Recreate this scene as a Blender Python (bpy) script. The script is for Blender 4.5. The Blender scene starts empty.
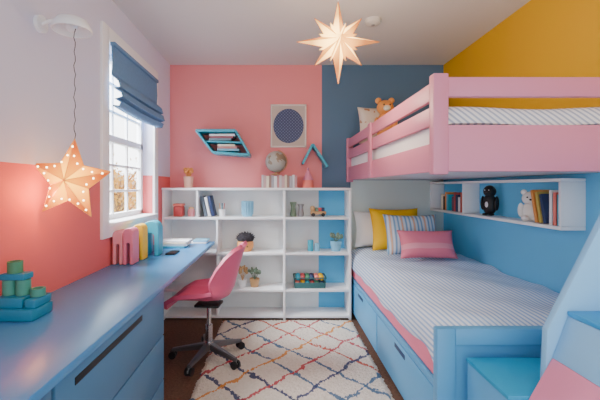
import bpy, bmesh, math, random
from mathutils import Vector, Matrix, Euler
random.seed(7)
COL = bpy.context.scene.collection
rad = math.radians

# ------------------------------------------------------------ materials
def lin(c, sat=1.0):
    c = [x/255.0 for x in c[:3]]
    out = [x/12.92 if x <= 0.04045 else ((x+0.055)/1.055)**2.4 for x in c]
    g = 0.3*out[0]+0.59*out[1]+0.11*out[2]
    out = [max(0.0, g+(x-g)*sat) for x in out]
    return (out[0], out[1], out[2], 1.0)
SAT = 1.06
def base_mat(name):
    m = bpy.data.materials.new(name); m.use_nodes = True
    nt = m.node_tree
    return m, nt, nt.nodes['Principled BSDF']
def mth(nt, op, a, b=0.0, c=None):
    n = nt.nodes.new('ShaderNodeMath'); n.operation = op
    for i, v in enumerate([a, b] + ([c] if c is not None else [])):
        if isinstance(v, (int, float)): n.inputs[i].default_value = v
        else: nt.links.new(v, n.inputs[i])
    return n.outputs[0]
def mixc(nt, f, a, b):
    n = nt.nodes.new('ShaderNodeMix'); n.data_type = 'RGBA'
    for s, v in ((n.inputs[0], f), (n.inputs[6], a), (n.inputs[7], b)):
        if isinstance(v, (int, float, tuple)): s.default_value = v
        else: nt.links.new(v, s)
    return n.outputs[2]
def noise(nt, scale, detail=3, vec=None):
    n = nt.nodes.new('ShaderNodeTexNoise'); n.inputs['Scale'].default_value = scale
    n.inputs['Detail'].default_value = detail
    if vec is None:
        tc = nt.nodes.new('ShaderNodeTexCoord'); vec = tc.outputs['Object']
    nt.links.new(vec, n.inputs['Vector'])
    return n.outputs['Fac']
def bump(nt, b, h, strength, dist=0.01):
    n = nt.nodes.new('ShaderNodeBump'); n.inputs['Strength'].default_value = strength
    n.inputs['Distance'].default_value = dist
    nt.links.new(h, n.inputs['Height']); nt.links.new(n.outputs[0], b.inputs['Normal'])
def scl(c, k): return (c[0]*k, c[1]*k, c[2]*k, 1.0)
def M(name, c, rough=0.5, var=0.06, scale=6, bmp=0.05, bs=60, metal=0.0, emis=None, es=0.0, sat=None):
    m, nt, b = base_mat(name)
    cc = lin(c, SAT if sat is None else sat)
    col = mixc(nt, noise(nt, scale), scl(cc, 1-var), scl(cc, 1+var))
    nt.links.new(col, b.inputs['Base Color'])
    b.inputs['Roughness'].default_value = rough
    b.inputs['Metallic'].default_value = metal
    if bmp > 0: bump(nt, b, noise(nt, bs, 2), bmp, 0.004)
    if emis:
        b.inputs['Emission Color'].default_value = lin(emis); b.inputs['Emission Strength'].default_value = es
    return m
def sep(nt, kind='Object'):
    s = nt.nodes.new('ShaderNodeSeparateXYZ')
    if kind == 'World':
        g = nt.nodes.new('ShaderNodeNewGeometry'); nt.links.new(g.outputs['Position'], s.inputs[0])
    else:
        t = nt.nodes.new('ShaderNodeTexCoord'); nt.links.new(t.outputs['Object'], s.inputs[0])
    return s.outputs
def stripes(name, c1, c2, axis='X', freq=30, duty=0.5, rough=0.85, bmp=0.3):
    # soft woven stripes; axis 'XZ' follows cloth that drapes over a long edge
    m, nt, b = base_mat(name); o = sep(nt)
    v = mth(nt, 'ADD', o[0], o[2]) if axis == 'XZ' else o['XYZ'.index(axis)]
    s = mth(nt, 'SINE', mth(nt, 'MULTIPLY', v, freq*2*math.pi))
    f = mth(nt, 'MINIMUM', mth(nt, 'MAXIMUM', mth(nt, 'ADD', mth(nt, 'MULTIPLY', s, 1.2), duty), 0.0), 1.0)
    nt.links.new(mixc(nt, f, lin(c1, SAT), lin(c2, SAT)), b.inputs['Base Color'])
    b.inputs['Roughness'].default_value = rough
    bump(nt, b, noise(nt, 9, 3), bmp, 0.01)
    return m

# ------------------------------------------------------------ geometry
W = {}
class G:
    def __init__(s): s.bm = bmesh.new()
    def merge(s, t, mi=0, mat=None):
        if mat is not None: bmesh.ops.transform(t, matrix=mat, verts=t.verts)
        for f in t.faces: f.material_index = mi
        me = bpy.data.meshes.new('tmp'); t.to_mesh(me); t.free(); s.bm.from_mesh(me); bpy.data.meshes.remove(me)
        return s
    def box(s, lo, hi, mi=0, bev=0.003, mat=None, seg=2):
        t = bmesh.new(); bmesh.ops.create_cube(t, size=1)
        lo, hi = Vector(lo), Vector(hi); d = hi-lo
        bmesh.ops.scale(t, vec=d, verts=t.verts); bmesh.ops.translate(t, vec=(lo+hi)/2, verts=t.verts)
        if bev > 0:
            bmesh.ops.bevel(t, geom=t.edges[:], offset=min(bev, min(d)*0.45), segments=seg, affect='EDGES', profile=0.5)
        return s.merge(t, mi, mat)
    def sph(s, c, r, mi=0, mat=None, seg=24):
        t = bmesh.new(); bmesh.ops.create_uvsphere(t, u_segments=seg, v_segments=max(8, seg*2//3), radius=1)
        if isinstance(r, (int, float)): r = (r, r, r)
        bmesh.ops.scale(t, vec=r, verts=t.verts); bmesh.ops.translate(t, vec=c, verts=t.verts)
        return s.merge(t, mi, mat)
    def rod(s, a, b, r1, r2=None, mi=0, seg=20, mat=None):
        a, b = Vector(a), Vector(b); d = b-a; r2 = r1 if r2 is None else r2
        t = bmesh.new(); bmesh.ops.create_cone(t, cap_ends=True, segments=seg, radius1=r1, radius2=r2, depth=d.length)
        q = d.to_track_quat('Z', 'Y').to_matrix().to_4x4()
        bmesh.ops.transform(t, matrix=Matrix.Translation((a+b)/2) @ q, verts=t.verts)
        return s.merge(t, mi, mat)
    def lathe(s, prof, c=(0, 0, 0), mi=0, seg=32, mat=None):
        t = bmesh.new(); rings = []
        for r, z in prof:
            if r < 1e-5: rings.append([t.verts.new((c[0], c[1], c[2]+z))])
            else: rings.append([t.verts.new((c[0]+r*math.cos(2*math.pi*i/seg), c[1]+r*math.sin(2*math.pi*i/seg), c[2]+z)) for i in range(seg)])
        for A, B in zip(rings, rings[1:]):
            for i in range(seg):
                j = (i+1) % seg
                if len(A) == 1 and len(B) == 1: continue
                if len(A) == 1: t.faces.new((A[0], B[j], B[i]))
                elif len(B) == 1: t.faces.new((A[i], A[j], B[0]))
                else: t.faces.new((A[i], A[j], B[j], B[i]))
        bmesh.ops.recalc_face_normals(t, faces=t.faces)
        return s.merge(t, mi, mat)
    def prism(s, pts, a0, a1, axis='Y', mi=0, bev=0.0, mat=None):
        t = bmesh.new()
        def P(p, a): return (p[0], a, p[1]) if axis == 'Y' else ((a, p[0], p[1]) if axis == 'X' else (p[0], p[1], a))
        A = [t.verts.new(P(p, a0)) for p in pts]; B = [t.verts.new(P(p, a1)) for p in pts]
        n = len(pts); t.faces.new(A); t.faces.new(B[::-1])
        for i in range(n): t.faces.new((A[i], B[i], B[(i+1) % n], A[(i+1) % n]))
        bmesh.ops.recalc_face_normals(t, faces=t.faces)
        if bev > 0: bmesh.ops.bevel(t, geom=t.edges[:], offset=bev, segments=2, affect='EDGES', profile=0.5)
        return s.merge(t, mi, mat)
    def tube(s, pts, r, mi=0, seg=8):
        for a, b in zip(pts, pts[1:]): s.rod(a, b, r, r, mi, seg)
        for p in pts[1:-1]: s.sph(p, r, mi, seg=8)
        return s
    def grid(s, fn, nu, nv, mi=0, thick=0.0, mat=None, closed=False):
        t = bmesh.new()
        V = [[t.verts.new(fn(i/nu, j/nv)) for j in range(nv+1)] for i in range(nu+1)]
        for i in range(nu):
            for j in range(nv): t.faces.new((V[i][j], V[i+1][j], V[i+1][j+1], V[i][j+1]))
        bmesh.ops.recalc_face_normals(t, faces=t.faces)
        if thick: bmesh.ops.solidify(t, geom=t.faces[:], thickness=thick)
        return s.merge(t, mi, mat)
    def pillow(s, w, h, T, mi=0, mat=None, n=18):
        t = bmesh.new()
        for sg in (1, -1):
            V = []
            for i in range(n+1):
                row = []
                for j in range(n+1):
                    u = -1+2*i/n; v = -1+2*j/n
                    th = T*0.5*max(0, (1-abs(u)**3.0)*(1-abs(v)**3.0))**0.55
                    th *= 1+0.05*math.sin(7*u+3*v)+0.04*math.sin(5*v-4*u)
                    row.append(t.verts.new((w/2*u*(1-0.08*(1-v*v)), sg*th, h/2*v*(1-0.08*(1-u*u)))))
                V.append(row)
            for i in range(n):
                for j in range(n): t.faces.new((V[i][j], V[i+1][j], V[i+1][j+1], V[i][j+1]))
        bmesh.ops.remove_doubles(t, verts=t.verts, dist=1e-5)
        bmesh.ops.recalc_face_normals(t, faces=t.faces)
        return s.merge(t, mi, mat)
    def obj(s, name, mats, parent=None, loc=None, label=None, cat=None, group=None, kind=None, ang=40):
        if not isinstance(mats, (list, tuple)): mats = [mats]
        vs = [v.co for v in s.bm.verts]
        if loc is None:
            lo = [min(v[i] for v in vs) for i in range(3)]; hi = [max(v[i] for v in vs) for i in range(3)]
            loc = ((lo[0]+hi[0])/2, (lo[1]+hi[1])/2, lo[2])
        loc = Vector(loc); bmesh.ops.translate(s.bm, vec=-loc, verts=s.bm.verts)
        me = bpy.data.meshes.new(name); s.bm.to_mesh(me); s.bm.free()
        for m in mats: me.materials.append(m)
        me.polygons.foreach_set('use_smooth', [True]*len(me.polygons))
        me.set_sharp_from_angle(angle=rad(ang))
        o = bpy.data.objects.new(name, me); COL.objects.link(o); o.location = loc; W[o.name] = loc
        props(o, label, cat, group, kind)
        if parent is not None: setp(o, parent)
        return o
def props(o, label, cat, group=None, kind=None):
    if label: o['label'] = label
    if cat: o['category'] = cat
    if group: o['group'] = group
    if kind: o['kind'] = kind
def setp(o, p):
    o.parent = p; o.matrix_parent_inverse = Matrix.Translation(-W[p.name])
def thing(name, label, cat, loc, group=None, kind=None):
    e = bpy.data.objects.new(name, None); e.empty_display_size = 0.05; COL.objects.link(e)
    e.location = Vector(loc); W[e.name] = Vector(loc); props(e, label, cat, group, kind); return e

# palette
white = M('white_paint', (244, 245, 247), 0.45, 0.02)
offwhite = M('offwhite_frame', (222, 214, 208), 0.5, 0.02)
cream = M('cream', (235, 225, 205), 0.7)
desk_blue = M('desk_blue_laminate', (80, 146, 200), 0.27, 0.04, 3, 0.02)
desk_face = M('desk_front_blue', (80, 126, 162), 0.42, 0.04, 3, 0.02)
bed_blue = M('bed_blue_paint', (100, 170, 216), 0.4, 0.03, 3)
step_blue = M('step_mid_blue', (58, 156, 214), 0.4, 0.03, 3)
pale_blue = M('pale_blue_paint', (140, 194, 232), 0.45, 0.03, 3)
teal = M('teal_paint', (66, 168, 192), 0.4, 0.04)
toyteal = M('toy_teal_blue', (48, 136, 168), 0.45, 0.05)
pink_paint = M('bunk_pink_paint', (214, 136, 160), 0.42, 0.03, 4)
pink2 = M('pink_plastic', (216, 100, 132), 0.42, 0.03, 4)
black = M('black_plastic', (26, 26, 28), 0.5)
chrome = M('chrome', (190, 190, 195), 0.2, 0.02, metal=1.0, bmp=0)
red = M('red_paint', (196, 84, 84), 0.5)
orange = M('orange_paint', (230, 156, 88), 0.55)
yellow = M('yellow_cloth', (242, 190, 50), 0.85, bmp=0.3)
green = M('leaf_green', (84, 140, 104), 0.6, 0.15, 20)
sage = M('sage_leaf', (120, 140, 120), 0.6, 0.25, 20)
mint = M('mint_paint', (84, 156, 136), 0.5)
navy = M('navy', (48, 62, 100), 0.6)
paper = M('paper_pages', (240, 236, 225), 0.9)
tan = M('natural_wood', (196, 156, 112), 0.6, 0.15, 15)
brown = M('dark_brown', (82, 58, 48), 0.7)
skyb = M('light_blue_ceramic', (130, 188, 216), 0.35)
coral = M('coral_paint', (232, 130, 118), 0.55)
whitecloth = M('white_cotton', (240, 240, 242), 0.9, 0.03, bmp=0.3, bs=30)
grey = M('grey_plastic', (150, 150, 152), 0.5)

# ------------------------------------------------------------ room
XL, XR, YB, ZC, YF = -1.12, 1.69, 3.70, 2.524, -0.5
def paint(name, rule):
    m, nt, b = base_mat(name); o = sep(nt, 'World')
    col = rule(nt, o)
    n = noise(nt, 1.2, 2)
    k = mth(nt, 'ADD', mth(nt, 'MULTIPLY', n, 0.06), 0.97)
    v = nt.nodes.new('ShaderNodeVectorMath'); v.operation = 'SCALE'
    nt.links.new(col, v.inputs[0]); nt.links.new(k, v.inputs['Scale'])
    nt.links.new(v.outputs[0], b.inputs['Base Color'])
    b.inputs['Roughness'].default_value = 0.75
    bump(nt, b, noise(nt, 180, 2), 0.05, 0.002)
    return m
pinkw = lin((238, 142, 146)); dblue = lin((86, 116, 144)); pale = lin((216, 228, 226))
lav = lin((216, 216, 236)); pinkl = lin((230, 110, 112)); yel = lin((212, 166, 14), 1.15); bluer = lin((108, 196, 242))
def r_back(nt, o):
    c = mixc(nt, mth(nt, 'GREATER_THAN', o[0], 0.44), pinkw, dblue)
    f = mth(nt, 'MULTIPLY', mth(nt, 'GREATER_THAN', o[0], 0.735), mth(nt, 'LESS_THAN', o[2], 1.34))
    return mixc(nt, f, c, pale)
mw_back = paint('wall_back_paint', r_back)
mw_left = paint('wall_left_paint', lambda nt, o: mixc(nt, mth(nt, 'LESS_THAN', o[2], 1.372), lav, pinkl))
mw_right = paint('wall_right_paint', lambda nt, o: mixc(nt, mth(nt, 'LESS_THAN', o[2], 1.36), yel, bluer))
mceil = paint('ceiling_paint', lambda nt, o: mixc(nt, 0.0, lin((214, 210, 210)), lin((214, 210, 210))))
# brown woven floor covering
mf, nt, b = base_mat('dark_brown_floor')
c = mixc(nt, noise(nt, 60, 4), lin((62, 40, 32)), lin((132, 96, 76)))
nt.links.new(c, b.inputs['Base Color']); b.inputs['Roughness'].default_value = 0.9
bump(nt, b, noise(nt, 120, 3), .5, .006)

G().box((XL-.14, YF, -.1), (XR+.1, YB+.1, 0), bev=0).obj('floor', mf, kind='structure')
G().box((XL-.14, YF, ZC), (XR+.1, YB+.1, ZC+.1), bev=0).obj('ceiling', mceil, kind='structure')
G().box((XL-.14, YB, 0), (XR+.1, YB+.1, ZC), bev=0).obj('wall_back', mw_back, kind='structure')
G().box((XR, YF, 0), (XR+.1, YB, ZC), bev=0).obj('wall_right', mw_right, kind='structure')
WY0, WY1, WZ0, WZ1 = 2.34, 3.19, 1.03, 2.22
g = G()
g.box((XL-.14, YF, 0), (XL, WY0, ZC), bev=0).box((XL-.14, WY1, 0), (XL, YB, ZC), bev=0)
g.box((XL-.14, WY0, 0), (XL, WY1, WZ0), bev=0).box((XL-.14, WY0, WZ1), (XL, WY1, ZC), bev=0)
g.obj('wall_left', mw_left, kind='structure')
G().box((0.74, YB-.012, 0), (XR-.001, YB, .09)).obj('baseboard_back', white, kind='structure')
G().box((XL, 1.97, 0), (XL+.012, 3.42, .09)).obj('baseboard_left', white, kind='structure')
# window
wd = thing('window_1', None, None, (XL, (WY0+WY1)/2, WZ0), kind='structure')
cw = 0.09
g = G()
g.box((XL, WY0-cw, WZ0-.09), (XL+.02, WY0, WZ1+cw)).box((XL, WY1, WZ0-.09), (XL+.02, WY1+cw, WZ1+cw))
g.box((XL, WY0, WZ1), (XL+.02, WY1, WZ1+cw)).box((XL, WY0, WZ0-.09), (XL+.018, WY1, WZ0-.005))
g.obj('casing', white, wd, kind='structure')
G().box((XL-.12, WY0+.002, WZ0-.02), (XL+.05, WY1-.002, WZ0+.006)).obj('window_sill', white, wd, kind='structure')
g = G(); xs = XL-.125; f = .045
g.box((xs, WY0, WZ0), (xs+.04, WY0+f, WZ1)).box((xs, WY1-f, WZ0), (xs+.04, WY1, WZ1))
g.box((xs, WY0, WZ0), (xs+.04, WY1, WZ0+f)).box((xs, WY0, WZ1-f), (xs+.04, WY1, WZ1))
zm = 1.62; g.box((xs, WY0, zm-.025), (xs+.04, WY1, zm+.025))
for k in (1, 2): y = WY0+f+(WY1-WY0-2*f)*k/3; g.box((xs+.008, y-.009, WZ0), (xs+.03, y+.009, WZ1))
for z in (1.24, 1.43, 1.82, 2.02): g.box((xs+.008, WY0, z-.009), (xs+.03, WY1, z+.009))
g.obj('sash', white, wd, kind='structure')
mg = bpy.data.materials.new('window_glass'); mg.use_nodes = True; nt = mg.node_tree; nt.nodes.clear()
out = nt.nodes.new('ShaderNodeOutputMaterial'); mx = nt.nodes.new('ShaderNodeMixShader'); tr = nt.nodes.new('ShaderNodeBsdfTransparent'); gl = nt.nodes.new('ShaderNodeBsdfGlossy')
gl.inputs['Roughness'].default_value = 0.02; mx.inputs[0].default_value = 0.05
nt.links.new(tr.outputs[0], mx.inputs[1]); nt.links.new(gl.outputs[0], mx.inputs[2]); nt.links.new(mx.outputs[0], out.inputs[0])
G().box((xs+.016, WY0+.02, WZ0+.02), (xs+.02, WY1-.02, WZ1-.02), bev=0).obj('window_pane', mg, wd, kind='structure')

# outside
G().box((-40, 0, -3.1), (-1.5, 60, -3.0), bev=0).obj('ground', M('lawn', (196, 200, 160), 0.9, 0.2, 3), kind='structure')
tr_ = thing('tree', 'golden autumn garden tree with thin branches outside the window', 'tree', (-6.6, 14.5, -3))
g = G().rod((-6.6, 14.5, -3), (-6.5, 14.5, .6), .2, .12)
br = []
for i in range(16):
    a = i*2.4; z0 = .1+.09*i; L = random.uniform(1.0, 1.9)
    p = Vector((-6.5, 14.5, z0-.3)); q = p+Vector((math.cos(a)*L*.8, math.sin(a)*L*.5, L*.9)); g.rod(p, q, .05, .015, seg=8); br.append((p, q))
g.obj('trunk', M('bark', (170, 140, 115), .9), tr_)
t = bmesh.new()
for i in range(1500):
    p, q = random.choice(br); k = random.uniform(.35, 1.1)
    c0 = p.lerp(q, k)+Vector([random.gauss(0, .18) for _ in range(3)])
    e = Euler([random.uniform(0, 6) for _ in range(3)]).to_matrix(); s_ = random.uniform(.04, .09)
    t.faces.new([t.verts.new(c0+e @ Vector(v)*s_) for v in ((-1, 0, 0), (0, -.6, 0), (1, 0, 0), (0, .6, 0))])
g = G(); g.merge(t); lc = g.obj('leaf_canopy', M('autumn_leaves', (244, 196, 110), 0.9, 0.3, 5), tr_); lc['kind'] = 'stuff'
hs = thing('house', 'neighbouring warm tan house with a grey roof outside the window', 'house', (-12, 22, -3))
G().box((-16, 20, -3), (-9.6, 25, 1.2), bev=0).obj('facade', M('tan_render', (244, 214, 172), 0.9), hs)
G().prism([(-16.3, 1.2), (-9.2, 1.2), (-12.8, 3.0)], 19.7, 25.3).obj('roof', M('grey_roof', (206, 186, 172), 0.9), hs)

# roman blind
fabric = M('blue_blind_linen', (104, 140, 178), 0.9, 0.12, 60, 0.3, 150)
bl = thing('roman_blind', 'folded denim blue linen roman blind at the top of the window', 'window blind', (XL+.04, 2.765, 1.80))
G().box((XL+.022, 2.34, 2.19), (XL+.055, 3.19, 2.215)).obj('head_rail', fabric, bl)
prof = [(.03, 2.19), (.035, 2.08), (.03, 2.00), (.075, 1.96), (.085, 1.925), (.045, 1.915), (.09, 1.895), (.10, 1.86), (.05, 1.845), (.09, 1.825), (.08, 1.80), (.04, 1.805)]
def fb(u, v):
    k = u*(len(prof)-1); i = min(int(k), len(prof)-2); t = k-i
    x = prof[i][0]*(1-t)+prof[i+1][0]*t; z = prof[i][1]*(1-t)+prof[i+1][1]*t
    return (XL+x, 2.34+.85*v, z-.015*math.sin(math.pi*v)*u)
G().grid(fb, 33, 16, thick=.008).obj('blind_fabric', fabric, bl, ang=80)

# ------------------------------------------------------------ rug
mr, nt, b = base_mat('shaggy_rug')
tc = nt.nodes.new('ShaderNodeTexCoord'); nz = nt.nodes.new('ShaderNodeTexNoise'); nz.inputs['Scale'].default_value = 8
nt.links.new(tc.outputs['Object'], nz.inputs['Vector'])
vm = nt.nodes.new('ShaderNodeVectorMath'); vm.operation = 'SUBTRACT'; vm.inputs[1].default_value = (.5, .5, .5); nt.links.new(nz.outputs['Color'], vm.inputs[0])
vs = nt.nodes.new('ShaderNodeVectorMath'); vs.operation = 'SCALE'; vs.inputs['Scale'].default_value = 0.11; nt.links.new(vm.outputs[0], vs.inputs[0])
va = nt.nodes.new('ShaderNodeVectorMath'); nt.links.new(tc.outputs['Object'], va.inputs[0]); nt.links.new(vs.outputs[0], va.inputs[1])
sx = nt.nodes.new('ShaderNodeSeparateXYZ'); nt.links.new(va.outputs[0], sx.inputs[0])
A_ = mth(nt, 'DIVIDE', sx.outputs[0], .30); B_ = mth(nt, 'DIVIDE', sx.outputs[1], .32)
base = mixc(nt, noise(nt, 45, 4), lin((218, 206, 190)), lin((248, 241, 230)))
fine = noise(nt, 48, 2)
for sgn, seed in (('ADD', 3.3), ('SUBTRACT', 11.7)):
    u = mth(nt, sgn, A_, B_)
    w = mth(nt, 'LESS_THAN', mth(nt, 'FRACT', u), mth(nt, 'MULTIPLY', mth(nt, 'SUBTRACT', fine, .08), .23))
    wn = nt.nodes.new('ShaderNodeTexWhiteNoise'); wn.noise_dimensions = '1D'
    nt.links.new(mth(nt, 'ADD', mth(nt, 'FLOOR', u), seed), wn.inputs['W'])
    cr = nt.nodes.new('ShaderNodeValToRGB'); cr.color_ramp.interpolation = 'CONSTANT'
    cols = [(46, 60, 104), (204, 84, 60), (56, 70, 112), (224, 146, 60), (196, 70, 80), (72, 110, 144)]
    el = cr.color_ramp.elements
    el[0].color = lin(cols[0]); el[0].position = 0; el[1].color = lin(cols[1]); el[1].position = .17
    for i in range(2, 6): e = el.new(i*.167); e.color = lin(cols[i])
    nt.links.new(wn.outputs['Value'], cr.inputs[0])
    base = mixc(nt, mth(nt, 'MULTIPLY', w, .92), base, cr.outputs[0])
nt.links.new(base, b.inputs['Base Color']); b.inputs['Roughness'].default_value = 1.0
bump(nt, b, noise(nt, 90, 5), 0.8, 0.015)
RX0, RX1, RY0, RY1 = -.53, .685, 1.45, 3.40
def rugf(u, v):
    x = RX0+(RX1-RX0)*u; y = RY0+(RY1-RY0)*v
    e = min(u*1.2, (1-u)*1.2, v*1.9, (1-v)*1.9)
    k = min(1, e*35)
    z = .003+.012*k**.5+random.uniform(0, .011)*k
    j = .009 if e < .003 else .003
    return (min(.697, x+random.uniform(-j, j)), y+random.uniform(-j, j), z)
G().grid(rugf, 170, 270, thick=0).obj('rug', mr, label='shaggy cream rug with multicoloured diamond lattice lines', cat='rug', ang=180)

# ------------------------------------------------------------ desk
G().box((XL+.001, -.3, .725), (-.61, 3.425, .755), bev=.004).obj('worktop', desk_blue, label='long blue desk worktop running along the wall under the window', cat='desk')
def cabinet(y0, y1):
    cb = thing('drawer_cabinet', 'blue drawer cabinet under the long desk with slot handles', 'drawer cabinet', (-.87, (y0+y1)/2, 0), group='blue drawer cabinets under the desk')
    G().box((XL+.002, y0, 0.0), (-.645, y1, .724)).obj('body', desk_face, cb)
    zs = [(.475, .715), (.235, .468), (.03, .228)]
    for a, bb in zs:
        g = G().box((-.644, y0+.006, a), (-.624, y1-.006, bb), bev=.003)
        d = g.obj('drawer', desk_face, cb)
        if bb > .6: G().box((-.6245, y0+.10, bb-.052), (-.6215, y1-.32, bb-.028), bev=.001).obj('slot_handle', black, d, label='black recessed slot handle')
cabinet(1.0, 1.96); cabinet(.02, .995)

# ------------------------------------------------------------ shelf unit
SX0, SX1, SY0, SY1 = XL+.003, .69, 3.43, 3.698
sh = thing('bookcase', 'low white open bookcase with blue-backed end compartments', 'bookcase', (-.2, 3.56, 0))
t = .022
G().box((SX0, SY0-.006, 1.238), (SX1, SY1, 1.262)).obj('top_board', white, sh)
for x in (SX0, SX1-t): G().box((x, SY0, 0), (x+t, SY1, 1.237)).obj('side_panel', white, sh)
for z in (.03, .28, .63, .97): G().box((SX0+t, SY0+.002, z-.011), (SX1-t, SY1-.012, z+.011), bev=.002).obj('shelf_board', white, sh)
G().box((.04, SY0+.001, 0), (.062, SY1-.012, 1.237)).obj('divider', white, sh)
for x, a, bb in ((-.79, .982, 1.237), (-.60, .642, .958), (-.60, .292, .618), (-.60, .042, .268)):
    G().box((x, SY0+.004, a), (x+.018, SY1-.012, bb), bev=.002).obj('divider', white, sh)
G().box((SX0+t, SY1-.011, .02), (.405, SY1-.003, 1.237), bev=0).obj('back_panel', M('bookcase_back', (234, 238, 238), .6), sh)
G().box((.406, SY1-.011, .02), (SX1-t, SY1-.003, 1.237), bev=0).obj('back_panel', M('bookcase_back_blue', (96, 186, 234), .6), sh, label='bright blue back panel')

def book(col, cname, loc, w, h, d, rz=0, tilt=0, grp=None, where='on the bookcase'):
    g = G()
    g.box((-w/2, -d/2, 0), (-w/2+.003, d/2, h), 0, .001).box((w/2-.003, -d/2, 0), (w/2, d/2, h), 0, .001)
    g.box((-w/2, -d/2, 0), (w/2, -d/2+.004, h), 0, .001)
    g.box((-w/2+.002, -d/2+.003, .003), (w/2-.002, d/2-.004, h-.004), 1, 0)
    o = g.obj('book', [col, paper], loc=(0, 0, 0), label=f'{cname} hardback book standing {where}', cat='book', group=grp)
    o.location = loc; o.rotation_euler = (0, rad(tilt), rad(rz)); return o
def pot_plant(name, loc, r, h, potm, n, lh, label, leafm=green, broad=.018):
    e = thing(name, label, 'plant', loc); x, y, z = loc
    G().lathe([(0, 0), (r*.75, 0), (r, h), (r*.88, h), (r*.85, h*.85), (0, h*.85)], loc).obj('pot', potm, e)
    g = G()
    for i in range(n):
        a = i*2.4; R = r*(.35+.75*random.random()); top = h+lh*(.6+.4*random.random())
        p = Vector((x, y, z+h*.82)); q = Vector((x+R*math.cos(a), y+R*math.sin(a), z+top))
        g.rod(p, q, .0025, .0015, 0, 6)
        mt = Matrix.Translation(q) @ Euler((random.uniform(-.5, .5), random.uniform(-.5, .5), a)).to_matrix().to_4x4()
        g.sph((0, 0, 0), (broad, broad*.45, broad*1.3), 0, mt, 8)
    g.obj('foliage', leafm, e); return e

gB = 'books on the top bookcase shelf'
z1, z2, z3, zt = .9815, .6415, .2915, 1.2625
# row one
cn = thing('storage_tin', 'small red storage tin with a lid on the bookcase', 'tin', (-.985, 3.54, z1))
G().box((-1.03, 3.50, z1), (-.94, 3.60, z1+.10), bev=.012).obj('tin_body', red, cn)
G().box((-1.034, 3.496, z1+.10), (-.936, 3.604, z1+.125), bev=.01).obj('lid', coral, cn)
jar = thing('jar', 'small pink lidded jar on the bookcase', 'jar', (-.86, 3.53, z1))
G().lathe([(0, 0), (.032, 0), (.036, .05), (.025, .075), (0, .075)], (-.86, 3.53, z1)).obj('jar_body', M('rose', (214, 140, 146)), jar)
G().lathe([(.02, 0), (.026, .0), (.024, .015), (0, .02)], (-.86, 3.53, z1+.075)).obj('lid', tan, jar)
for i, (m_, nm, h, tl) in enumerate([(M('slate', (96, 110, 124)), 'slate', .20, -12), (whitecloth, 'white', .19, -12), (navy, 'navy', .2, -12)]):
    book(m_, nm, (-.705+i*.034, 3.55, z1+.005), .028, h, .15, 0, tl, gB)
pc = thing('pencil_cup', 'small white cup with pencils on the bookcase', 'pencil cup', (-.56, 3.54, z1))
G().lathe([(0, 0), (.03, 0), (.033, .07), (.029, .07), (.027, .01), (0, .01)], (-.56, 3.54, z1)).obj('cup', white, pc)
for i, mm in enumerate((red, navy, orange, teal)):
    a = i*1.6; G().rod((-.56+.01*math.cos(a), 3.54+.01*math.sin(a), z1+.012), (-.56+.026*math.cos(a), 3.54+.026*math.sin(a), z1+.13), .004, .003, seg=8).obj('pencil', mm, pc)
vs_ = thing('vase', 'light blue ribbed ceramic vase on the bookcase', 'vase', (-.31, 3.54, z1))
g = G()
g.lathe([(0, 0), (.045, 0), (.055, .03), (.05, .10), (.058, .15), (.052, .15), (.044, .1), (.045, .02), (0, .02)], (-.31, 3.54, z1))
for i in range(14):
    a = i*math.pi/7; g.rod((-.31+.052*math.cos(a), 3.54+.052*math.sin(a), z1+.02), (-.31+.055*math.cos(a), 3.54+.055*math.sin(a), z1+.145), .006, .006, seg=8)
g.obj('vase_body', skyb, vs_)
for i, (x, mm, nm) in enumerate(((.14, sage, 'sage green'), (.215, grey, 'grey'))):
    G().lathe([(0, 0), (.028, 0), (.03, .02), (.022, .09), (.034, .14-.02*i), (.028, .14-.02*i), (.016, .09), (0, .08)], (x, 3.54, z1)).obj('goblet', mm, label=nm+' ceramic goblet on the bookcase shelf', cat='cup')
trk = thing('toy_truck', 'small wooden toy truck with coloured blocks on the bookcase', 'toy truck', (.40, 3.54, z1))
G().box((.31, 3.51, z1+.02), (.46, 3.58, z1+.05)).box((.31, 3.51, z1+.05), (.35, 3.58, z1+.10), bev=.01).obj('truck_body', tan, trk)
for i, mm in enumerate((sage, red, navy)): G().box((.356+i*.031, 3.52, z1+.051), (.384+i*.031, 3.57, z1+.085)).obj('block', mm, trk)
for x in (.335, .43):
    for y in (3.505, 3.585): G().rod((x, y-.006, z1+.018), (x, y+.006, z1+.018), .018).obj('wheel', black, trk)
# row two
hg = thing('toy_head_planter', 'round tan pot with dark fuzzy dome top on the bookcase', 'figurine', (-.33, 3.54, z2))
G().lathe([(0, 0), (.055, 0), (.08, .04), (.08, .085), (.065, .11), (0, .11)], (-.33, 3.54, z2)).obj('pot', M('tan_pot', (226, 158, 96), .5), hg)
g = G().sph((-.33, 3.54, z2+.125), (.085, .08, .055))
for i in range(60):
    a = i*2.399; ph = math.acos(1-i/60.0); d = Vector((math.sin(ph)*math.cos(a), math.sin(ph)*math.sin(a), math.cos(ph)))
    p = Vector((-.33, 3.54, z2+.125))+Vector((d.x*.08, d.y*.075, d.z*.05)); g.rod(p, p+d*.02, .006, .001, seg=6)
g.obj('fuzzy_dome', M('dark_fuzz', (54, 50, 56), .9), hg)
for s_ in (-1, 1): G().sph((-.33+s_*.026, 3.462, z2+.055), .007, seg=10).obj('eye', black, hg)
for i, x in enumerate((.31, .375)):
    G().lathe([(0, 0), (.026, 0), (.028, .006), (.028, .10-.03*i), (.024, .108-.03*i), (0, .108-.03*i)], (x, 3.54, z2)).obj('jar', [teal, skyb][i], label='small %s cylindrical jar on the bookcase' % ['teal', 'pale blue'][i], cat='jar')
pot_plant('potted_plant', (.56, 3.55, z2), .058, .10, skyb, 14, .06, 'small plant in a pale blue pot on the bookcase', sage)
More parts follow.
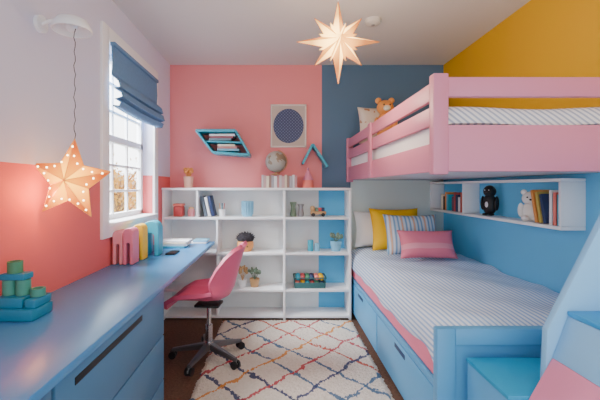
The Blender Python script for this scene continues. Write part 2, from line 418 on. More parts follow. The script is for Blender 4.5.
# row three
pot_plant('potted_cactus', (-.36, 3.54, z3), .045, .07, white, 10, .12, 'small cactus-like plant in a white pot on the lower shelf', tan)
pot_plant('potted_plant', (-.24, 3.54, z3), .05, .08, tan, 12, .09, 'small plant in a tan wooden pot on the lower shelf', sage)
bk = thing('basket', 'dark rimmed open crate filled with colourful toy balls', 'basket', (.30, 3.55, z3))
dkw = M('dark_teal_crate', (52, 96, 96), .6)
bx0, bx1, by0, by1 = .15, .45, 3.47, 3.64
g = G().box((bx0, by0, z3), (bx1, by1, z3+.006), bev=.001)
for a_, b_ in (((bx0, by0, z3+.006), (bx1, by0+.007, z3+.055)), ((bx0, by1-.007, z3+.006), (bx1, by1, z3+.055)), ((bx0, by0+.007, z3+.006), (bx0+.007, by1-.007, z3+.055)), ((bx1-.007, by0+.007, z3+.006), (bx1, by1-.007, z3+.055))): g.box(a_, b_, bev=.001)
g.tube([(bx0-.004, by0-.002, z3+.10), (bx1+.004, by0-.002, z3+.10), (bx1+.004, by1, z3+.10), (bx0-.004, by1, z3+.10), (bx0-.004, by0-.002, z3+.10)], .006)
for i in range(7):
    x = bx0+.3*i/6; g.rod((x, by0+.002, z3+.05), (x, by0, z3+.10), .003, seg=6)
g.obj('crate_body', dkw, bk)
bm_ = [coral, yellow, teal, red, green, navy]
for i in range(24):
    l_ = i//12; j = i % 12
    G().sph((bx0+.037+(j % 6)*.045, 3.515+.075*(j//6), z3+.038+.056*l_), .028, seg=14).obj('toy_ball', bm_[(i+l_*2) % 6], label='%s toy ball in the open crate' % ['coral', 'yellow', 'teal', 'red', 'green', 'navy'][(i+l_*2) % 6], cat='ball', group='balls in the crate')

# bookcase top
cp = thing('flower_cup', 'blush cup holding orange toy flowers on top of the bookcase', 'ornament', (-.89, 3.54, zt))
G().lathe([(0, 0), (.04, 0), (.048, .11), (.042, .11), (.038, .015), (0, .015)], (-.89, 3.54, zt)).obj('cup', M('blush', (226, 180, 160)), cp)
g = G()
for i in range(9):
    a = i*.7; g.rod((-.89, 3.54, zt+.05), (-.89+.03*math.cos(a), 3.54+.03*math.sin(a), zt+.15), .004, seg=6).sph((-.89+.032*math.cos(a), 3.54+.032*math.sin(a), zt+.16+.02*(i % 2)), .018, seg=10)
g.obj('flower_bunch', orange, cp)
bc = [(M('palegrey2', (210, 205, 205)), 'light grey'), (M('blush2', (214, 180, 180)), 'blush'), (cream, 'cream'), (M('taupe', (170, 140, 132)), 'taupe'), (M('palegrey', (180, 180, 188)), 'pale grey'), (whitecloth, 'white'), (M('rose2', (205, 150, 152)), 'rose')]
x = -.17
for i in range(14):
    w = .021 + .004*(i % 3); m_, nm = bc[i % 7]
    book(m_, nm, (x+w/2, 3.55, zt), w-.001, .125-.006*(i % 3), .15, grp='slim books on top of the bookcase', where='on top of the bookcase'); x += w
gl_ = thing('globe', 'grey-beige world globe on a low stand above the row of books', 'globe', (-.03, 3.55, zt+.126))
G().lathe([(0, 0), (.045, 0), (.04, .01), (.012, .014), (.008, .03), (0, .03)], (-.03, 3.55, zt+.127)).obj('stand', tan, gl_)
mgb, nt, b = base_mat('globe_map'); n_ = noise(nt, 11, 4)
nt.links.new(mixc(nt, mth(nt, 'GREATER_THAN', n_, .52), lin((172, 172, 164)), lin((140, 124, 104))), b.inputs['Base Color']); b.inputs['Roughness'].default_value = .4
gc = (-.03, 3.55, zt+.257)
G().sph(gc, .105, seg=32).obj('globe_ball', mgb, gl_, loc=gc)
g = G(); pts = [(gc[0]+.112*math.sin(a)*.98, gc[1], gc[2]+.112*math.cos(a)) for a in [rad(d) for d in range(10, 175, 12)]]
g.tube(pts, .004); g.obj('meridian_arm', tan, gl_)
ph = thing('cone_ornament', 'small pink cone-roofed ornament on top of the bookcase', 'ornament', (.285, 3.54, zt))
G().lathe([(0, 0), (.055, 0), (.055, .05), (.05, .075), (0, .075)], (.285, 3.54, zt)).obj('ornament_base', coral, ph)
G().lathe([(0, .0), (.058, .0), (.03, .05), (.012, .09), (.0, .115)], (.285, 3.54, zt+.075)).sph((.285, 3.54, zt+.185), .012).obj('cone_top', pink_paint, ph)

# back wall: picture, shelves
pf = thing('framed_picture', 'white framed print of a dark blue dotted circle', 'picture', (.1, 3.695, 1.68))
X0, X1, Z0, Z1 = -.085, .28, 1.675, 2.115
g = G(); fw = .015
g.box((X0, 3.675, Z0), (X0+fw, 3.699, Z1)).box((X1-fw, 3.675, Z0), (X1, 3.699, Z1)).box((X0, 3.675, Z0), (X1, 3.699, Z0+fw)).box((X0, 3.675, Z1-fw), (X1, 3.699, Z1))
g.obj('frame', offwhite, pf)
mp, nt, b = base_mat('circle_print'); o = sep(nt)
r2 = mth(nt, 'SQRT', mth(nt, 'ADD', mth(nt, 'POWER', o[0], 2.0), mth(nt, 'POWER', mth(nt, 'MULTIPLY', o[2], .88), 2.0)))
ins = mth(nt, 'LESS_THAN', r2, .155)
dots = mth(nt, 'GREATER_THAN', mth(nt, 'MULTIPLY', mth(nt, 'SINE', mth(nt, 'MULTIPLY', o[0], 200)), mth(nt, 'SINE', mth(nt, 'MULTIPLY', o[2], 200))), .4)
inn = mixc(nt, dots, lin((58, 68, 104)), lin((106, 118, 150)))
nt.links.new(mixc(nt, ins, lin((190, 174, 164)), inn), b.inputs['Base Color']); b.inputs['Roughness'].default_value = .6
G().box((X0+.01, 3.684, Z0+.01), (X1-.01, 3.698, Z1-.01), bev=0).obj('print', mp, pf, loc=((X0+X1)/2, 3.69, (Z0+Z1)/2))
ws = thing('slanted_wall_shelf', 'teal slanted wall shelf holding slim books', 'wall shelf', (-.54, 3.62, 1.57))
P = [(-.80, 1.815), (-.42, 1.815), (-.285, 1.58), (-.64, 1.605)]
def plank(g, a, b_, th, y0, y1, mi=0):
    a, b_ = Vector(a), Vector(b_); d = (b_-a).normalized(); n = Vector((-d.y, d.x))*th/2
    return g.prism([a+n, b_+n, b_-n, a-n], y0, y1, 'Y', mi, .002)
for a, b_ in ((0, 1), (1, 2), (2, 3), (3, 0)):
    plank(G(), P[a], P[b_], .024 if a in (0, 2) else .018, 3.46, 3.698).obj('shelf_board', teal, ws)
plank(G(), (-.715, 1.712), (-.36, 1.702), .014, 3.48, 3.698).obj('shelf_board', teal, ws)
for i, (m_, nm) in enumerate([(skyb, 'light blue'), (M('dusk_pink', (200, 140, 140)), 'dusky pink'), (cream, 'cream')]):
    G().box((-.60, 3.50, 1.6225+i*.022), (-.39-.02*i, 3.66, 1.643+i*.022), bev=.002).obj('book', m_, label=nm+' book lying flat on the teal wall shelf', cat='book', group='books on the teal wall shelf')
for i, (m_, nm) in enumerate([(M('cover_greyblue', (120, 150, 170)), 'grey blue'), (M('cover_wine', (150, 90, 100)), 'wine'), (whitecloth, 'white')]):
    G().box((-.68, 3.50, 1.7225+i*.022), (-.47+.02*i, 3.66, 1.743+i*.022), bev=.002).obj('book', m_, label=nm+' book lying flat on the teal wall shelf', cat='book', group='books on the teal wall shelf')
cv = thing('chevron_wall_shelf', 'teal inverted V wall shelf', 'wall shelf', (.37, 3.62, 1.47))
plank(G(), (.335, 1.695), (.235, 1.50), .022, 3.55, 3.698).obj('shelf_board', teal, cv)
plank(G(), (.335, 1.695), (.48, 1.47), .022, 3.55, 3.698).obj('shelf_board', teal, cv)

# ------------------------------------------------------------ office chair
CX, CY = -.51, 2.62
ch = thing('desk_chair', 'pink padded shell swivel chair on a five-star base with casters', 'chair', (CX, CY, .02))
prof = [(-.245, .425, .17), (-.235, .455, .195), (-.17, .472, .22), (-.08, .466, .232), (.02, .460, .236), (.10, .466, .234), (.155, .495, .225), (.185, .55, .21), (.205, .62, .20), (.225, .70, .185), (.245, .77, .165), (.262, .82, .135), (.27, .845, .095)]
def shell(u, v):
    k = u*(len(prof)-1); i = min(int(k), len(prof)-2); t = k-i
    a, b_ = prof[i], prof[i+1]; x, z, w = [a[j]*(1-t)+b_[j]*t for j in range(3)]
    s_ = -1+2*v; bf = max(0, min(1, (u-.4)/.25)); e = abs(s_)**2.2
    side = math.sin(math.pi*min(1, max(0, (u-.05)/.95)))
    return (CX+x-bf*e*.15*side, CY+w*s_, z+(1-bf)*e*.09*side+bf*e*.01*side)
s1 = G().grid(shell, 36, 20, thick=.028).obj('seat_shell', pink2, ch, ang=80)
def pad(u, v):
    p = shell(.05+u*.42, .12+.76*v); e = min(u, 1-u, v, 1-v)
    h = .004+.036*min(1, e*5)**.5
    return (p[0], p[1], p[2]+h)
G().grid(pad, 20, 16).obj('seat_cushion', M('pink_cushion', (208, 92, 126), .8, bmp=.3), ch, ang=70)
G().box((CX-.09, CY-.07, .41), (CX+.09, CY+.07, .43), bev=.008).obj('seat_mount', black, ch)
G().rod((CX, CY, .12), (CX, CY, .27), .026).rod((CX, CY, .27), (CX, CY, .415), .016).obj('gas_column', chrome, ch)
G().rod((CX, CY, .09), (CX, CY, .15), .042, .036).obj('base_hub', chrome, ch)
steel = M('dark_steel', (120, 120, 124), .3, metal=.8)
for i in range(5):
    a = rad(72*i+42); d = Vector((math.cos(a), math.sin(a), 0)); n = Vector((-d.y, d.x, 0)); c = Vector((CX, CY, 0))
    g = G(); p0 = c+d*.03; p1 = c+d*.27
    t_ = bmesh.new(); vv = []
    for p, w, za, zb in ((p0, .024, .095, .14), (p1, .014, .075, .098)):
        for sgn in (-1, 1):
            for z in (za, zb): vv.append(t_.verts.new(p+n*w*sgn+Vector((0, 0, z))))
    for q in ((0, 1, 3, 2), (4, 5, 7, 6), (0, 1, 5, 4), (2, 3, 7, 6), (0, 2, 6, 4), (1, 3, 7, 5)): t_.faces.new([vv[k] for k in q])
    bmesh.ops.recalc_face_normals(t_, faces=t_.faces); bmesh.ops.bevel(t_, geom=t_.edges[:], offset=.005, segments=2, affect='EDGES'); g.merge(t_)
    g.obj('base_leg', steel, ch)
    w_ = c+d*.262
    cs = G().rod(w_+Vector((0, 0, .05)), w_+Vector((0, 0, .082)), .009).box((w_.x-.014, w_.y-.014, .045), (w_.x+.014, w_.y+.014, .062), bev=.004).obj('caster', grey, ch)
    for sgn in (-1, 1): G().rod(w_+n*sgn*.008+Vector((0, 0, .053)), w_+n*sgn*.024+Vector((0, 0, .053)), .027).obj('wheel', black, cs)
ch.rotation_euler = (0, 0, rad(-6))

# ------------------------------------------------------------ lower bed
BX0, BX1, BY0, BY1 = .715, 1.685, 1.58, 3.68
bd = thing('bed', 'light blue bed frame with under-bed drawers and panelled footboard', 'bed', (1.2, 2.63, 0))
G().box((BX0+.02, BY0+.045, .04), (BX1, BY1, .375)).box((BX0+.05, BY0+.06, 0), (BX1, BY1, .04), bev=0).obj('bed_base', bed_blue, bd)
G().box((BX0, BY0+.045, .345), (BX0+.02, BY1, .38)).obj('side_rail', bed_blue, bd)
for y0, y1 in ((1.64, 2.63), (2.645, 3.67)):
    d = G().box((BX0, y0, .05), (BX0+.02, y1, .338), bev=.004).obj('drawer', bed_blue, bd)
    ym = (y0+y1)/2; G().box((BX0-.002, ym-.09, .285), (BX0+.001, ym+.09, .312), bev=.001).obj('slot_handle', navy, d)
fbd = G()
fbd.box((.695, BY0, 0), (.775, BY0+.045, .645), bev=.004).box((1.60, BY0, 0), (1.68, BY0+.045, .645), bev=.004)
fbd.box((.776, BY0, .575), (1.599, BY0+.045, .645), bev=.003).box((.776, BY0, .05), (1.599, BY0+.045, .12), bev=.003)
fbd.box((1.16, BY0, .121), (1.22, BY0+.045, .574), bev=.003).box((.776, BY0+.02, .121), (1.159, BY0+.04, .574), bev=0).box((1.221, BY0+.02, .121), (1.599, BY0+.04, .574), bev=0)
fbd.obj('footboard', bed_blue, bd)
msheet = M('pink_sheet', (240, 138, 164), .9, bmp=.2)
G().box((.722, 1.64, .381), (1.675, 3.67, .58), bev=.02, seg=4).obj('mattress', msheet, label='single mattress in a pink fitted sheet on the blue bed', cat='mattress')
mbl = stripes('blanket_ticking', (232, 240, 250), (158, 190, 228), 'XZ', 36, .25, .9, bmp=.5)
path = [(1.672, .640), (1.3, .664), (1.0, .664), (.86, .660), (.79, .648), (.745, .622), (.722, .585), (.712, .54), (.710, .50), (.716, .475)]
def blf(u, v):
    k = u*(len(path)-1); i = min(int(k), len(path)-2); t = k-i
    x = path[i][0]*(1-t)+path[i+1][0]*t; z = path[i][1]*(1-t)+path[i+1][1]*t
    y = 1.63+2.03*v; dn = max(0, (u-.5)*2)
    z += .008*math.sin(6*y+5*x)+.006*math.sin(14*y+11*x)+.004*math.sin(23*y-19*x)
    if u > .6: x -= .003*dn*(1+math.sin(13*y)+.4*math.sin(23*y)); z += .006*dn*math.sin(4*y+1)
    z -= .04*max(0, 1-v*16)**2
    return (x, y, z)
G().grid(blf, 72, 130, thick=.010).obj('blanket', mbl, label='puffy pale blue finely striped cover spread over the lower bed', cat='blanket', ang=80)
def cushion(name, w, h, T, loc, lean, rz, mats, label, cat='cushion', roll=0):
    o = G().pillow(w, h, T).obj(name, mats, loc=(0, 0, 0), label=label, cat=cat, ang=80)
    o.location = loc; o.rotation_euler = Euler((rad(-lean), rad(roll), rad(rz)), 'XYZ'); return o
cushion('pillow', .62, .36, .14, (1.06, 3.60, .85), 12, 0, whitecloth, 'plain white pillow against the wall on the lower bed', 'pillow')
cushion('cushion', .48, .41, .16, (1.11, 3.43, .87), 18, 2, yellow, 'mustard yellow square cushion on the lower bed')
mstr, nt, b = base_mat('cushion_stripe'); o = sep(nt)
s1_ = mth(nt, 'ADD', mth(nt, 'MULTIPLY', mth(nt, 'SINE', mth(nt, 'MULTIPLY', o[0], 190)), .5), .5)
s2_ = mth(nt, 'LESS_THAN', mth(nt, 'FRACT', mth(nt, 'MULTIPLY', o[0], 10)), .16)
cc = mixc(nt, s1_, lin((216, 226, 234)), lin((116, 162, 200)))
nt.links.new(mixc(nt, s2_, cc, lin((220, 180, 150))), b.inputs['Base Color']); b.inputs['Roughness'].default_value = .9
cushion('cushion', .48, .38, .16, (1.19, 3.23, .845), 24, -3, mstr, 'blue and white striped cushion on the lower bed')
mpk, nt, b = base_mat('cushion_pink'); o = sep(nt)
band = mth(nt, 'LESS_THAN', mth(nt, 'ABSOLUTE', mth(nt, 'ADD', o[2], .035)), .022)
nt.links.new(mixc(nt, band, lin((236, 128, 150)), lin((241, 158, 172))), b.inputs['Base Color']); b.inputs['Roughness'].default_value = .9
bump(nt, b, noise(nt, 14, 3), .3, .01)
pk = cushion('cushion', .47, .25, .15, (1.24, 3.02, .79), 28, -2, mpk, 'soft pink rectangular cushion with a paler band on the bed')

# ------------------------------------------------------------ upper bunk
ub = thing('upper_bunk', 'pink painted upper bunk bed with guard rails fixed to the walls', 'bunk bed', (1.18, 2.63, 1.32))
UX0, UX1, UY0, UY1 = .69, 1.689, 1.56, 3.699
G().box((.67, UY0, 1.325), (.737, UY0+.05, 1.765), bev=.006).obj('corner_post', pink_paint, ub)
G().box((.69, UY1-.06, 1.32), (.75, UY1, 1.765), bev=.004).obj('corner_post', pink_paint, ub)
G().box((.684, 2.70, 1.34), (.70, 2.78, 1.755), bev=.003).obj('rail_post', pink_paint, ub)
for a, b_, nm in ((1.668, 1.75, 'guard_rail'), (1.556, 1.638, 'guard_rail'), (1.34, 1.47, 'side_board')):
    G().box((.70, UY0+.05, a), (.722, UY1-.06, b_), bev=.002).obj(nm, pink_paint, ub)
G().box((.737, UY0+.01, 1.665), (UX1, UY0+.04, 1.75), bev=.003).obj('end_rail', pink_paint, ub)
G().box((.737, UY0+.005, 1.338), (UX1, UY0+.04, 1.54), bev=.003).obj('end_board', pink_paint, ub)
G().box((.722, UY0+.04, 1.345), (UX1, UY1, 1.375), bev=0).obj('bed_platform', M('platform_white', (225, 216, 220)), ub)
mum = stripes('upper_bedding', (240, 240, 242), (170, 180, 200), 'XZ', 30, .2, .9)
G().box((.73, 1.645, 1.376), (1.68, 3.69, 1.575), bev=.03, seg=4).obj('mattress', whitecloth, label='white mattress on the pink upper bunk', cat='mattress')
def upf(u, v):
    x = .728+.95*u; y = 1.606+1.9*v; z = 1.632+.006*math.sin(9*x+4*y)+.004*math.sin(17*y)
    z -= .085*max(0, 1-v*40)**2; z -= .02*max(0, 1-u*20)**2
    return (x, y, z)
G().grid(upf, 40, 120, thick=.03).obj('duvet', mum, label='white and grey striped duvet on the upper bunk', cat='duvet', ang=80)
mdot, nt, b = base_mat('patterned_cotton'); n_ = noise(nt, 16, 1)
nt.links.new(mixc(nt, mth(nt, 'GREATER_THAN', n_, .64), lin((226, 214, 198)), lin((190, 140, 104))), b.inputs['Base Color']); b.inputs['Roughness'].default_value = .9
cushion('pillow', .40, .38, .12, (.97, 3.50, 1.87), 12, 0, mdot, 'cream patterned pillow propped up on the upper bunk', 'pillow')
lp = thing('plush_toy', 'tan orange plush animal with round ears on the upper bunk', 'plush toy', (1.02, 3.30, 1.65))
lx, ly, lz = .97, 3.30, 1.665
G().sph((lx, ly, lz+.15), (.075, .06, .15)).sph((lx-.08, ly-.02, lz+.17), (.025, .03, .07)).sph((lx+.08, ly-.02, lz+.17), (.025, .03, .07)).sph((lx-.04, ly-.08, lz+.03), (.03, .06, .03)).sph((lx+.04, ly-.08, lz+.03), (.03, .06, .03)).obj('plush_body', orange, lp)
G().sph((lx, ly-.01, lz+.33), (.075, .065, .068)).sph((lx-.06, ly, lz+.395), .028).sph((lx+.06, ly, lz+.395), .028).obj('plush_head', orange, lp)
G().sph((lx, ly-.066, lz+.315), (.034, .025, .025)).obj('muzzle', cream, lp)
for s_ in (-1, 1): G().sph((lx+s_*.027, ly-.068, lz+.345), .008, seg=10).obj('eye', black, lp)

# ------------------------------------------------------------ side wall box shelf
wx0, wx1, wy0, wy1, wz0, wz1 = 1.55, 1.689, 1.98, 3.698, 1.03, 1.318
bs = thing('wall_box_shelf', 'long white box shelf mounted on the blue wall under the bunk', 'wall shelf', (1.62, 2.84, 1.03))
G().box((wx0, wy0, wz0), (wx1, wy1, wz0+.02)).obj('bottom_board', white, bs)
G().box((wx0, wy0, wz1-.018), (wx1, wy1, wz1)).obj('top_board', white, bs)
for y, nm in ((wy0, 'end_panel'), (wy1-.02, 'end_panel'), (3.03, 'divider')):
    G().box((wx0, y, wz0+.021), (wx1, y+.018, wz1-.019)).obj(nm, white, bs)
zb = wz0+.0215
y = 3.10
for i, (m_, nm) in enumerate([(coral, 'coral'), (whitecloth, 'white'), (navy, 'navy'), (red, 'red'), (M('plum', (110, 76, 100)), 'plum'), (teal, 'teal'), (orange, 'orange'), (brown, 'brown'), (cream, 'cream')]):
    w = .03+.008*(i % 3); book(m_, nm, (1.625, y+w/2, zb), w-.002, .17-.02*((i*2) % 3), .10, -90, 0, 'books in the wall box shelf', 'in the wall box shelf'); y += w
    if i == 4: y += .06
pg = thing('toy_penguin', 'black and white penguin-like toy standing in the wall box shelf', 'toy', (1.615, 2.76, zb))
px_, py_ = 1.615, 2.76
mt = Matrix.Translation((px_, py_, 0)) @ Matrix.Rotation(rad(-60), 4, 'Z') @ Matrix.Translation((-px_, -py_, 0))
G().sph((px_, py_, zb+.085), (.05, .045, .085), mat=mt).sph((px_, py_, zb+.185), (.044, .042, .046), mat=mt).obj('toy_body', black, pg)
G().sph((px_, py_-.012, zb+.085), (.026, .036, .045), mat=mt).obj('belly', whitecloth, pg)
G().rod((px_, py_-.03, zb+.182), (px_, py_-.064, zb+.177), .008, .002, mat=mt).obj('beak', brown, pg)
for s_ in (-1, 1):
    G().sph((px_+s_*.053, py_, zb+.095), (.011, .026, .055), mat=mt).obj('flipper', black, pg)
    G().sph((px_+s_*.015, py_-.039, zb+.195), .004, mat=mt, seg=10).obj('eye', white, pg)
    G().sph((px_+s_*.022, py_-.02, zb+.009), (.02, .03, .009), mat=mt).obj('foot', black, pg)
wp = thing('plush_bear', 'white plush bear with small ears sitting in the wall box shelf', 'plush toy', (1.62, 2.30, zb))
qx, qy = 1.62, 2.31
mt = Matrix.Translation((qx, qy, 0)) @ Matrix.Rotation(rad(-40), 4, 'Z') @ Matrix.Translation((-qx, -qy, 0))
plush = M('white_plush', (240, 236, 230), .95, .06, 30, .6, 120)
G().sph((qx, qy, zb+.06), (.06, .045, .06), mat=mt).sph((qx-.055, qy-.015, zb+.07), (.018, .02, .045), mat=mt).sph((qx+.055, qy-.015, zb+.07), (.018, .02, .045), mat=mt).sph((qx-.03, qy-.04, zb+.02), (.022, .035, .02), mat=mt).sph((qx+.03, qy-.04, zb+.02), (.022, .035, .02), mat=mt).obj('plush_body', plush, wp)
G().sph((qx, qy-.005, zb+.145), (.052, .045, .045), mat=mt).sph((qx-.04, qy, zb+.185), .018, mat=mt).sph((qx+.04, qy, zb+.185), .018, mat=mt).obj('plush_head', plush, wp)
for s_ in (-1, 1): G().sph((qx+s_*.018, qy-.046, zb+.153), .005, mat=mt, seg=10).obj('eye', black, wp)
G().sph((qx, qy-.05, zb+.138), (.008, .005, .006), mat=mt, seg=10).obj('nose', black, wp)
for i, (m_, nm, yy, tl) in enumerate([(orange, 'orange', 2.19, -12), (M('olive', (190, 170, 90)), 'olive', 2.155, -12), (navy, 'navy', 2.12, -12), (whitecloth, 'white', 2.075, 0), (coral, 'coral', 2.045, 0), (teal, 'teal', 2.015, 0)]):
    o = book(m_, nm, (1.62, yy, zb+(.004 if tl else 0)), .024, .20-.012*(i % 3), .11, -90, 0, 'books in the wall box shelf', 'in the wall box shelf')
    if tl: o.matrix_basis = Matrix.Translation((1.62, yy, zb+.004)) @ Matrix.Rotation(rad(-12), 4, 'X') @ Matrix.Rotation(rad(-90), 4, 'Z')

# ------------------------------------------------------------ steps
st = thing('storage_steps', 'stepped block stair in pale blue, pink and teal beside the bed', 'steps', (1.2, 1.25, 0))
ya, yb = .86, 1.25
steppink = M('step_pink', (226, 142, 172), .5)
tread_t = M('tread_blue_teal', (44, 156, 200), .4, .04)
G().box((.80, yb+.005, 0), (1.66, 1.53, .525)).obj('low_step', bed_blue, st)
G().box((.797, yb+.003, .526), (1.66, 1.535, .543)).obj('tread', tread_t, st)
G().prism([(.82, 0), (.82, .452), (.948, .676), (1.66, .676), (1.66, 0)], ya, yb, bev=.002).obj('lower_riser', steppink, st)
G().prism([(.949, .677), (1.003, .822), (1.66, .822), (1.66, .677)], ya, yb, bev=.002).obj('middle_riser', pale_blue, st)
G().box((1.000, ya, .823), (1.66, yb, .840)).obj('tread', step_blue, st)
G().prism([(.925, .544), (.935, .77), (1.158, 1.21), (1.66, 1.21), (1.66, .544)], yb+.004, yb+.03, bev=.002).obj('side_panel', pale_blue, st)
G().prism([(1.16, .841), (1.26, 1.05), (1.66, 1.05), (1.66, .841)], ya, yb, bev=.002).obj('upper_riser', pale_blue, st)

# ------------------------------------------------------------ desk toys
zd = .7555
tq = thing('toy_garage', 'teal blue toy block organiser with green stacked blocks on the desk', 'toy', (-1.0, 1.44, zd))
G().box((-1.105, 1.37, zd), (-.94, 1.50, zd+.045), bev=.006).box((-1.105, 1.385, zd+.045), (-.99, 1.49, zd+.085), bev=.006).box((-.982, 1.385, zd+.045), (-.94, 1.49, zd+.08), bev=.006).obj('toy_base', toyteal, tq)
for x, z, h in ((-1.076, .086, .06), (-1.022, .086, .06), (-.963, .081, .03)):
    G().lathe([(0, 0), (.026, 0), (.026, h), (.018, h), (.018, h*.5), (0, h*.5)], (x, 1.44, zd+z)).obj('tube_block', mint, tq)
G().box((-1.098, 1.41, zd+.147), (-1.0, 1.47, zd+.172), bev=.005).obj('flat_block', toyteal, tq)
G().lathe([(0, 0), (.027, 0), (.027, .045), (.019, .045), (.019, .02), (0, .02)], (-1.055, 1.44, zd+.173)).obj('tube_block', green, tq)
def blk(x, y, w, d, h, m_, nm, slots=True, hole=None):
    r = w/2; r_ = r*.96
    pts = [(x-r, zd), (x-r, zd+h-r_)]+[(x-r+r_-r_*math.cos(a), zd+h-r_+r_*math.sin(a)) for a in [math.pi/2*i/8 for i in range(1, 9)]]
    pts += [(x+r-r_+r_*math.sin(a), zd+h-r_+r_*math.cos(a)) for a in [math.pi/2*i/8 for i in range(0, 9)]]+[(x+r, zd)]
    if hole:
        ri = hole; pts += [(x+ri, zd)]+[(x+ri*math.cos(a), zd+h*.55+ri*math.sin(a)) for a in [math.pi*i/10 for i in range(11)]]+[(x-ri, zd)]
    o = G().prism(pts, y, y+d, bev=0).obj('toy_block', m_, label=nm+' round-topped wooden block standing on the desk', cat='toy block', group='wooden blocks standing on the desk')
    bv = o.modifiers.new('b', 'BEVEL'); bv.width = .006; bv.segments = 3; bv.limit_method = 'ANGLE'
    return o
blk(-1.070, 2.38, .066, .11, .225, M('blockpink', (236, 156, 168)), 'pink', hole=.011)
blk(-1.000, 2.38, .066, .11, .24, M('blockpink2', (226, 132, 156)), 'rose', hole=.011)
blk(-.995, 2.53, .075, .10, .25, M('blockyellow', (246, 200, 70)), 'yellow', hole=.013)
blk(-.960, 2.69, .12, .10, .26, teal, 'teal', hole=.026)
blk(-.985, 2.83, .11, .06, .24, skyb, 'light blue', hole=.022)
G().box((-.86, 2.72, zd), (-.79, 2.87, zd+.012), bev=.004).obj('phone', black, label='small black phone lying on the desk', cat='phone')
for i, (m_, nm, dx) in enumerate(((teal, 'teal', 0), (whitecloth, 'white', .02), (cream, 'cream', .01), (whitecloth, 'white', .03))):
    G().box((-1.05+dx, 3.03+dx*.5, zd+.0145*i), (-.80+dx, 3.20, zd+.0142*(i+1)), bev=.002).obj('book', m_, label=nm+' picture book in a low stack on the desk', cat='book', group='flat books on the desk')
for i, (m_, nm) in enumerate(((whitecloth, 'white'), (skyb, 'light blue'))):
    G().box((-.80+.02*i, 3.26, zd+.016*i), (-.66+.01*i, 3.40, zd+.015+.016*i), bev=.002).obj('book', m_, label=nm+' thin book stacked flat on the desk', cat='book', group='flat books on the desk')

# ------------------------------------------------------------ lamps
def star(n, R, r, d, ctr, rot=0.0, R2=None, sd=1.0):
    t = bmesh.new(); N = 2*n; ring = []
    for i in range(N):
        a = math.pi/2+rot+math.pi*i/n
        q = (R if (R2 is None or (i//2) % 2 == 0) else R2) if i % 2 == 0 else r
        ring.append(t.verts.new((q*math.cos(a), 0, q*math.sin(a))))
    F = t.verts.new((0, -d, 0)); B = t.verts.new((0, d, 0))
    for i in range(N):
        j = (i+1) % N; f1 = t.faces.new((ring[i], ring[j], F)); f2 = t.faces.new((ring[j], ring[i], B))
        f1.material_index = f2.material_index = i % 2
    bmesh.ops.recalc_face_normals(t, faces=t.faces)
    bmesh.ops.translate(t, vec=ctr, verts=t.verts)
    seams = G(); c = Vector(ctr); k = 1.004
    for v in ring:
        for e in (F, B): seams.rod(c+(v.co-c)*k, c+(e.co-c)*1.02, .0014*sd, .0014*sd, seg=6)
    for i in range(N): seams.rod(c+(ring[i].co-c)*k, c+(ring[(i+1) % N].co-c)*k, .0016*sd, seg=6)
    g = G(); me = bpy.data.meshes.new('t'); t.to_mesh(me); t.free(); g.bm.from_mesh(me); return g, seams
def emit(name, c_in, c_out, s_in, s_out, R, basec=(90, 60, 36)):
    m, nt, b = base_mat(name)
    tc = nt.nodes.new('ShaderNodeTexCoord'); ln = nt.nodes.new('ShaderNodeVectorMath'); ln.operation = 'LENGTH'
    nt.links.new(tc.outputs['Object'], ln.inputs[0])
    f = mth(nt, 'MINIMUM', mth(nt, 'DIVIDE', ln.outputs['Value'], R), 1.0)
    nt.links.new(mixc(nt, f, lin(c_in), lin(c_out)), b.inputs['Emission Color'])
    nt.links.new(mth(nt, 'ADD', mth(nt, 'MULTIPLY', f, s_out-s_in), s_in), b.inputs['Emission Strength'])
    b.inputs['Base Color'].default_value = lin(basec); b.inputs['Roughness'].default_value = .8
    return m
sc = (.355, 2.16, 2.14)
cs_ = thing('star_pendant_light', 'glowing warm white paper star lantern hanging from the ceiling', 'pendant lamp', (sc[0], sc[1], 2.0))
e1 = emit('paper_star_lit_facet', (255, 214, 120), (255, 186, 100), 14, 3.0, .16); e2 = emit('paper_star_shaded_facet', (255, 186, 90), (240, 144, 70), 6.0, 1.3, .16)  # one paper, two emission levels: facet shading painted onto alternate sides
s_g, s_s = star(8, .25, .085, .07, sc, R2=.20)
s_g.obj('star_shade', [e1, e2], cs_, loc=sc, ang=5); s_s.obj('star_seams', M('seam_tan', (190, 120, 66)), cs_)
s_g, s_s = star(8, .125, .05, .115, sc, rot=math.pi/8)
s_g.obj('inner_star_points', [e1, e2], cs_, loc=sc, ang=5)
G().rod((sc[0], sc[1], sc[2]+.23), (sc[0], sc[1], ZC-.02), .003).obj('cord', white, cs_)
G().lathe([(0, 0), (.035, .0), (.045, .02), (.045, .025), (0, .025)], (sc[0], sc[1], ZC-.025)).obj('ceiling_rose', white, cs_)
sd = thing('smoke_detector', 'small round white smoke detector on the ceiling', 'smoke detector', (.705, 2.7, ZC-.04))
G().lathe([(0, 0), (.035, 0), (.055, .01), (.06, .03), (.06, .04), (0, .04)], (.705, 2.7, ZC-.04)).obj('detector_body', M('detector', (205, 200, 195)), sd)
G().lathe([(0, 0), (.012, 0), (.014, .004), (0, .004)], (.705, 2.7, ZC-.044)).obj('button', grey, sd)

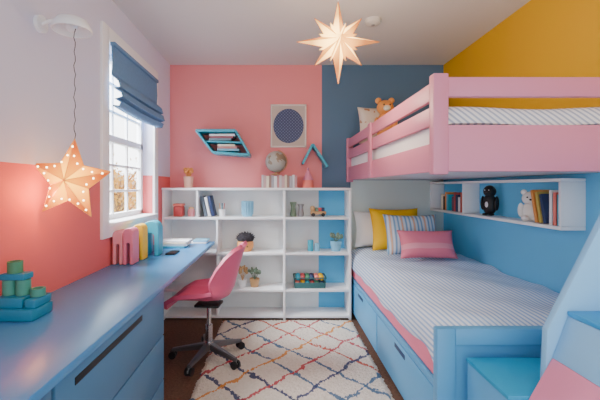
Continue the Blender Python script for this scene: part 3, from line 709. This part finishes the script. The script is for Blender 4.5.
ss = (-.962, 1.66, 1.30)
sl = thing('star_lantern', 'glowing yellow-orange five-pointed marquee star hanging by a cord', 'star lamp', (ss[0], ss[1], 1.1))
e3 = emit('marquee_star_lit_facet', (255, 190, 40), (255, 130, 36), 7.5, 2.0, .16, (90, 40, 20)); e4 = emit('marquee_star_shaded_facet', (255, 164, 24), (246, 104, 30), 4.2, 1.3, .16, (90, 40, 20))  # lit and shaded copies of one shade, painted on alternate facets
rot = rad(-6); R5 = .192
s_g, s_s = star(5, R5, .092, .05, ss, rot=rot)
s_g.obj('star_shade', [e3, e4], sl, loc=ss, ang=5); s_s.obj('star_seams', M('seam_cream', (240, 180, 110)), sl)
bulbm = emit('bulb_glow', (255, 240, 190), (255, 240, 190), 14, 14, 1)
for i in range(5):
    a = math.pi/2+rot+2*math.pi*i/5
    for q, da in ((.156, .0), (.115, .13), (.115, -.13), (.088, .42), (.088, -.42)):
        G().sph((ss[0]+q*math.cos(a+da), ss[1]-.05*(1-q/R5)*(1 if da == 0 else .75)-.002, ss[2]+q*math.sin(a+da)), .004, seg=10).obj('bulb', bulbm, sl)
top = (ss[0]+R5*math.cos(math.pi/2+rot), ss[1], ss[2]+R5*math.sin(math.pi/2+rot))
pts = [top]+[(top[0]+.004*math.sin(k*1.9), ss[1]+.002*math.cos(k), top[2]+(2.00-top[2])*k/24) for k in range(1, 25)]
G().tube(pts, .0016, seg=6).obj('cord', black, sl)
wl = thing('wall_lamp', 'white wall lamp with a domed shade and short arm', 'wall lamp', (XL, 1.70, 2.03))
G().rod((XL, 1.68, 2.03), (XL+.018, 1.68, 2.03), .04).obj('wall_plate', white, wl)
G().tube([(XL+.015, 1.68, 2.03), (XL+.05, 1.68, 2.045), (XL+.10, 1.68, 2.05)], .008).obj('arm', white, wl)
G().lathe([(0, .055), (.03, .052), (.065, .036), (.085, .0), (.085, -.012), (.08, -.012), (.078, 0), (.058, .03), (0, .045)], (-.96, 1.67, 2.005)).obj('lamp_shade', white, wl)
G().sph((-.96, 1.67, 2.012), .026).obj('bulb', whitecloth, wl)

# ------------------------------------------------------------ lights
def lamp(name, typ, loc, energy, color, size=.1, rot=None, sy=None):
    l = bpy.data.lights.new(name, typ); l.energy = energy; l.color = color
    if typ == 'AREA':
        l.size = size
        if sy: l.shape = 'RECTANGLE'; l.size_y = sy
    else: l.shadow_soft_size = size
    o = bpy.data.objects.new(name, l); COL.objects.link(o); o.location = loc
    if rot is not None: o.rotation_euler = rot
    return o
lamp('star_glow', 'POINT', (sc[0], sc[1]-.05, sc[2]-.34), 12, (1, .78, .54), .12)
lamp('star_glow_up', 'POINT', (sc[0], sc[1]-.20, sc[2]+.05), 6, (1, .78, .54), .08)
lamp('star_lantern_glow', 'POINT', (ss[0]+.02, ss[1]+.09, ss[2]-.05), 2.0, (1, .5, .18), .03)
lamp('star_lantern_wall', 'POINT', (ss[0]-.06, ss[1]-.03, ss[2]-.06), 3.6, (1, .30, .05), .03)
d = Vector((1.0, 2.9, 1.0))-Vector((-2.6, 2.4, 3.4))
lamp('daylight', 'AREA', (-2.6, 2.4, 3.4), 1250, (.90, .95, 1), 2.2, d.to_track_quat('-Z', 'Y').to_euler(), 2.0)
w = bpy.data.worlds.new('world'); bpy.context.scene.world = w; w.use_nodes = True
nt = w.node_tree; bg = nt.nodes['Background']; bg.inputs[0].default_value = (.93, .965, 1, 1)
tcw = nt.nodes.new('ShaderNodeTexCoord'); sw = nt.nodes.new('ShaderNodeSeparateXYZ'); nt.links.new(tcw.outputs['Generated'], sw.inputs[0])
side = mth(nt, 'MAXIMUM', mth(nt, 'MULTIPLY', sw.outputs[0], -1.0), 0.0)
fwd = mth(nt, 'MAXIMUM', sw.outputs[1], 0.0)
nt.links.new(mth(nt, 'ADD', mth(nt, 'MULTIPLY', mth(nt, 'ADD', side, fwd), 4.2), 1.95), bg.inputs[1])

cam = bpy.data.cameras.new('camera'); co = bpy.data.objects.new('camera', cam); COL.objects.link(co)
co.location = (0, 0, 1.27); co.rotation_euler = (rad(90), 0, 0)
cam.sensor_width = 36; cam.lens = 21.6; cam.shift_x = .035; cam.shift_y = -.0217; cam.clip_start = .02
bpy.context.scene.camera = co
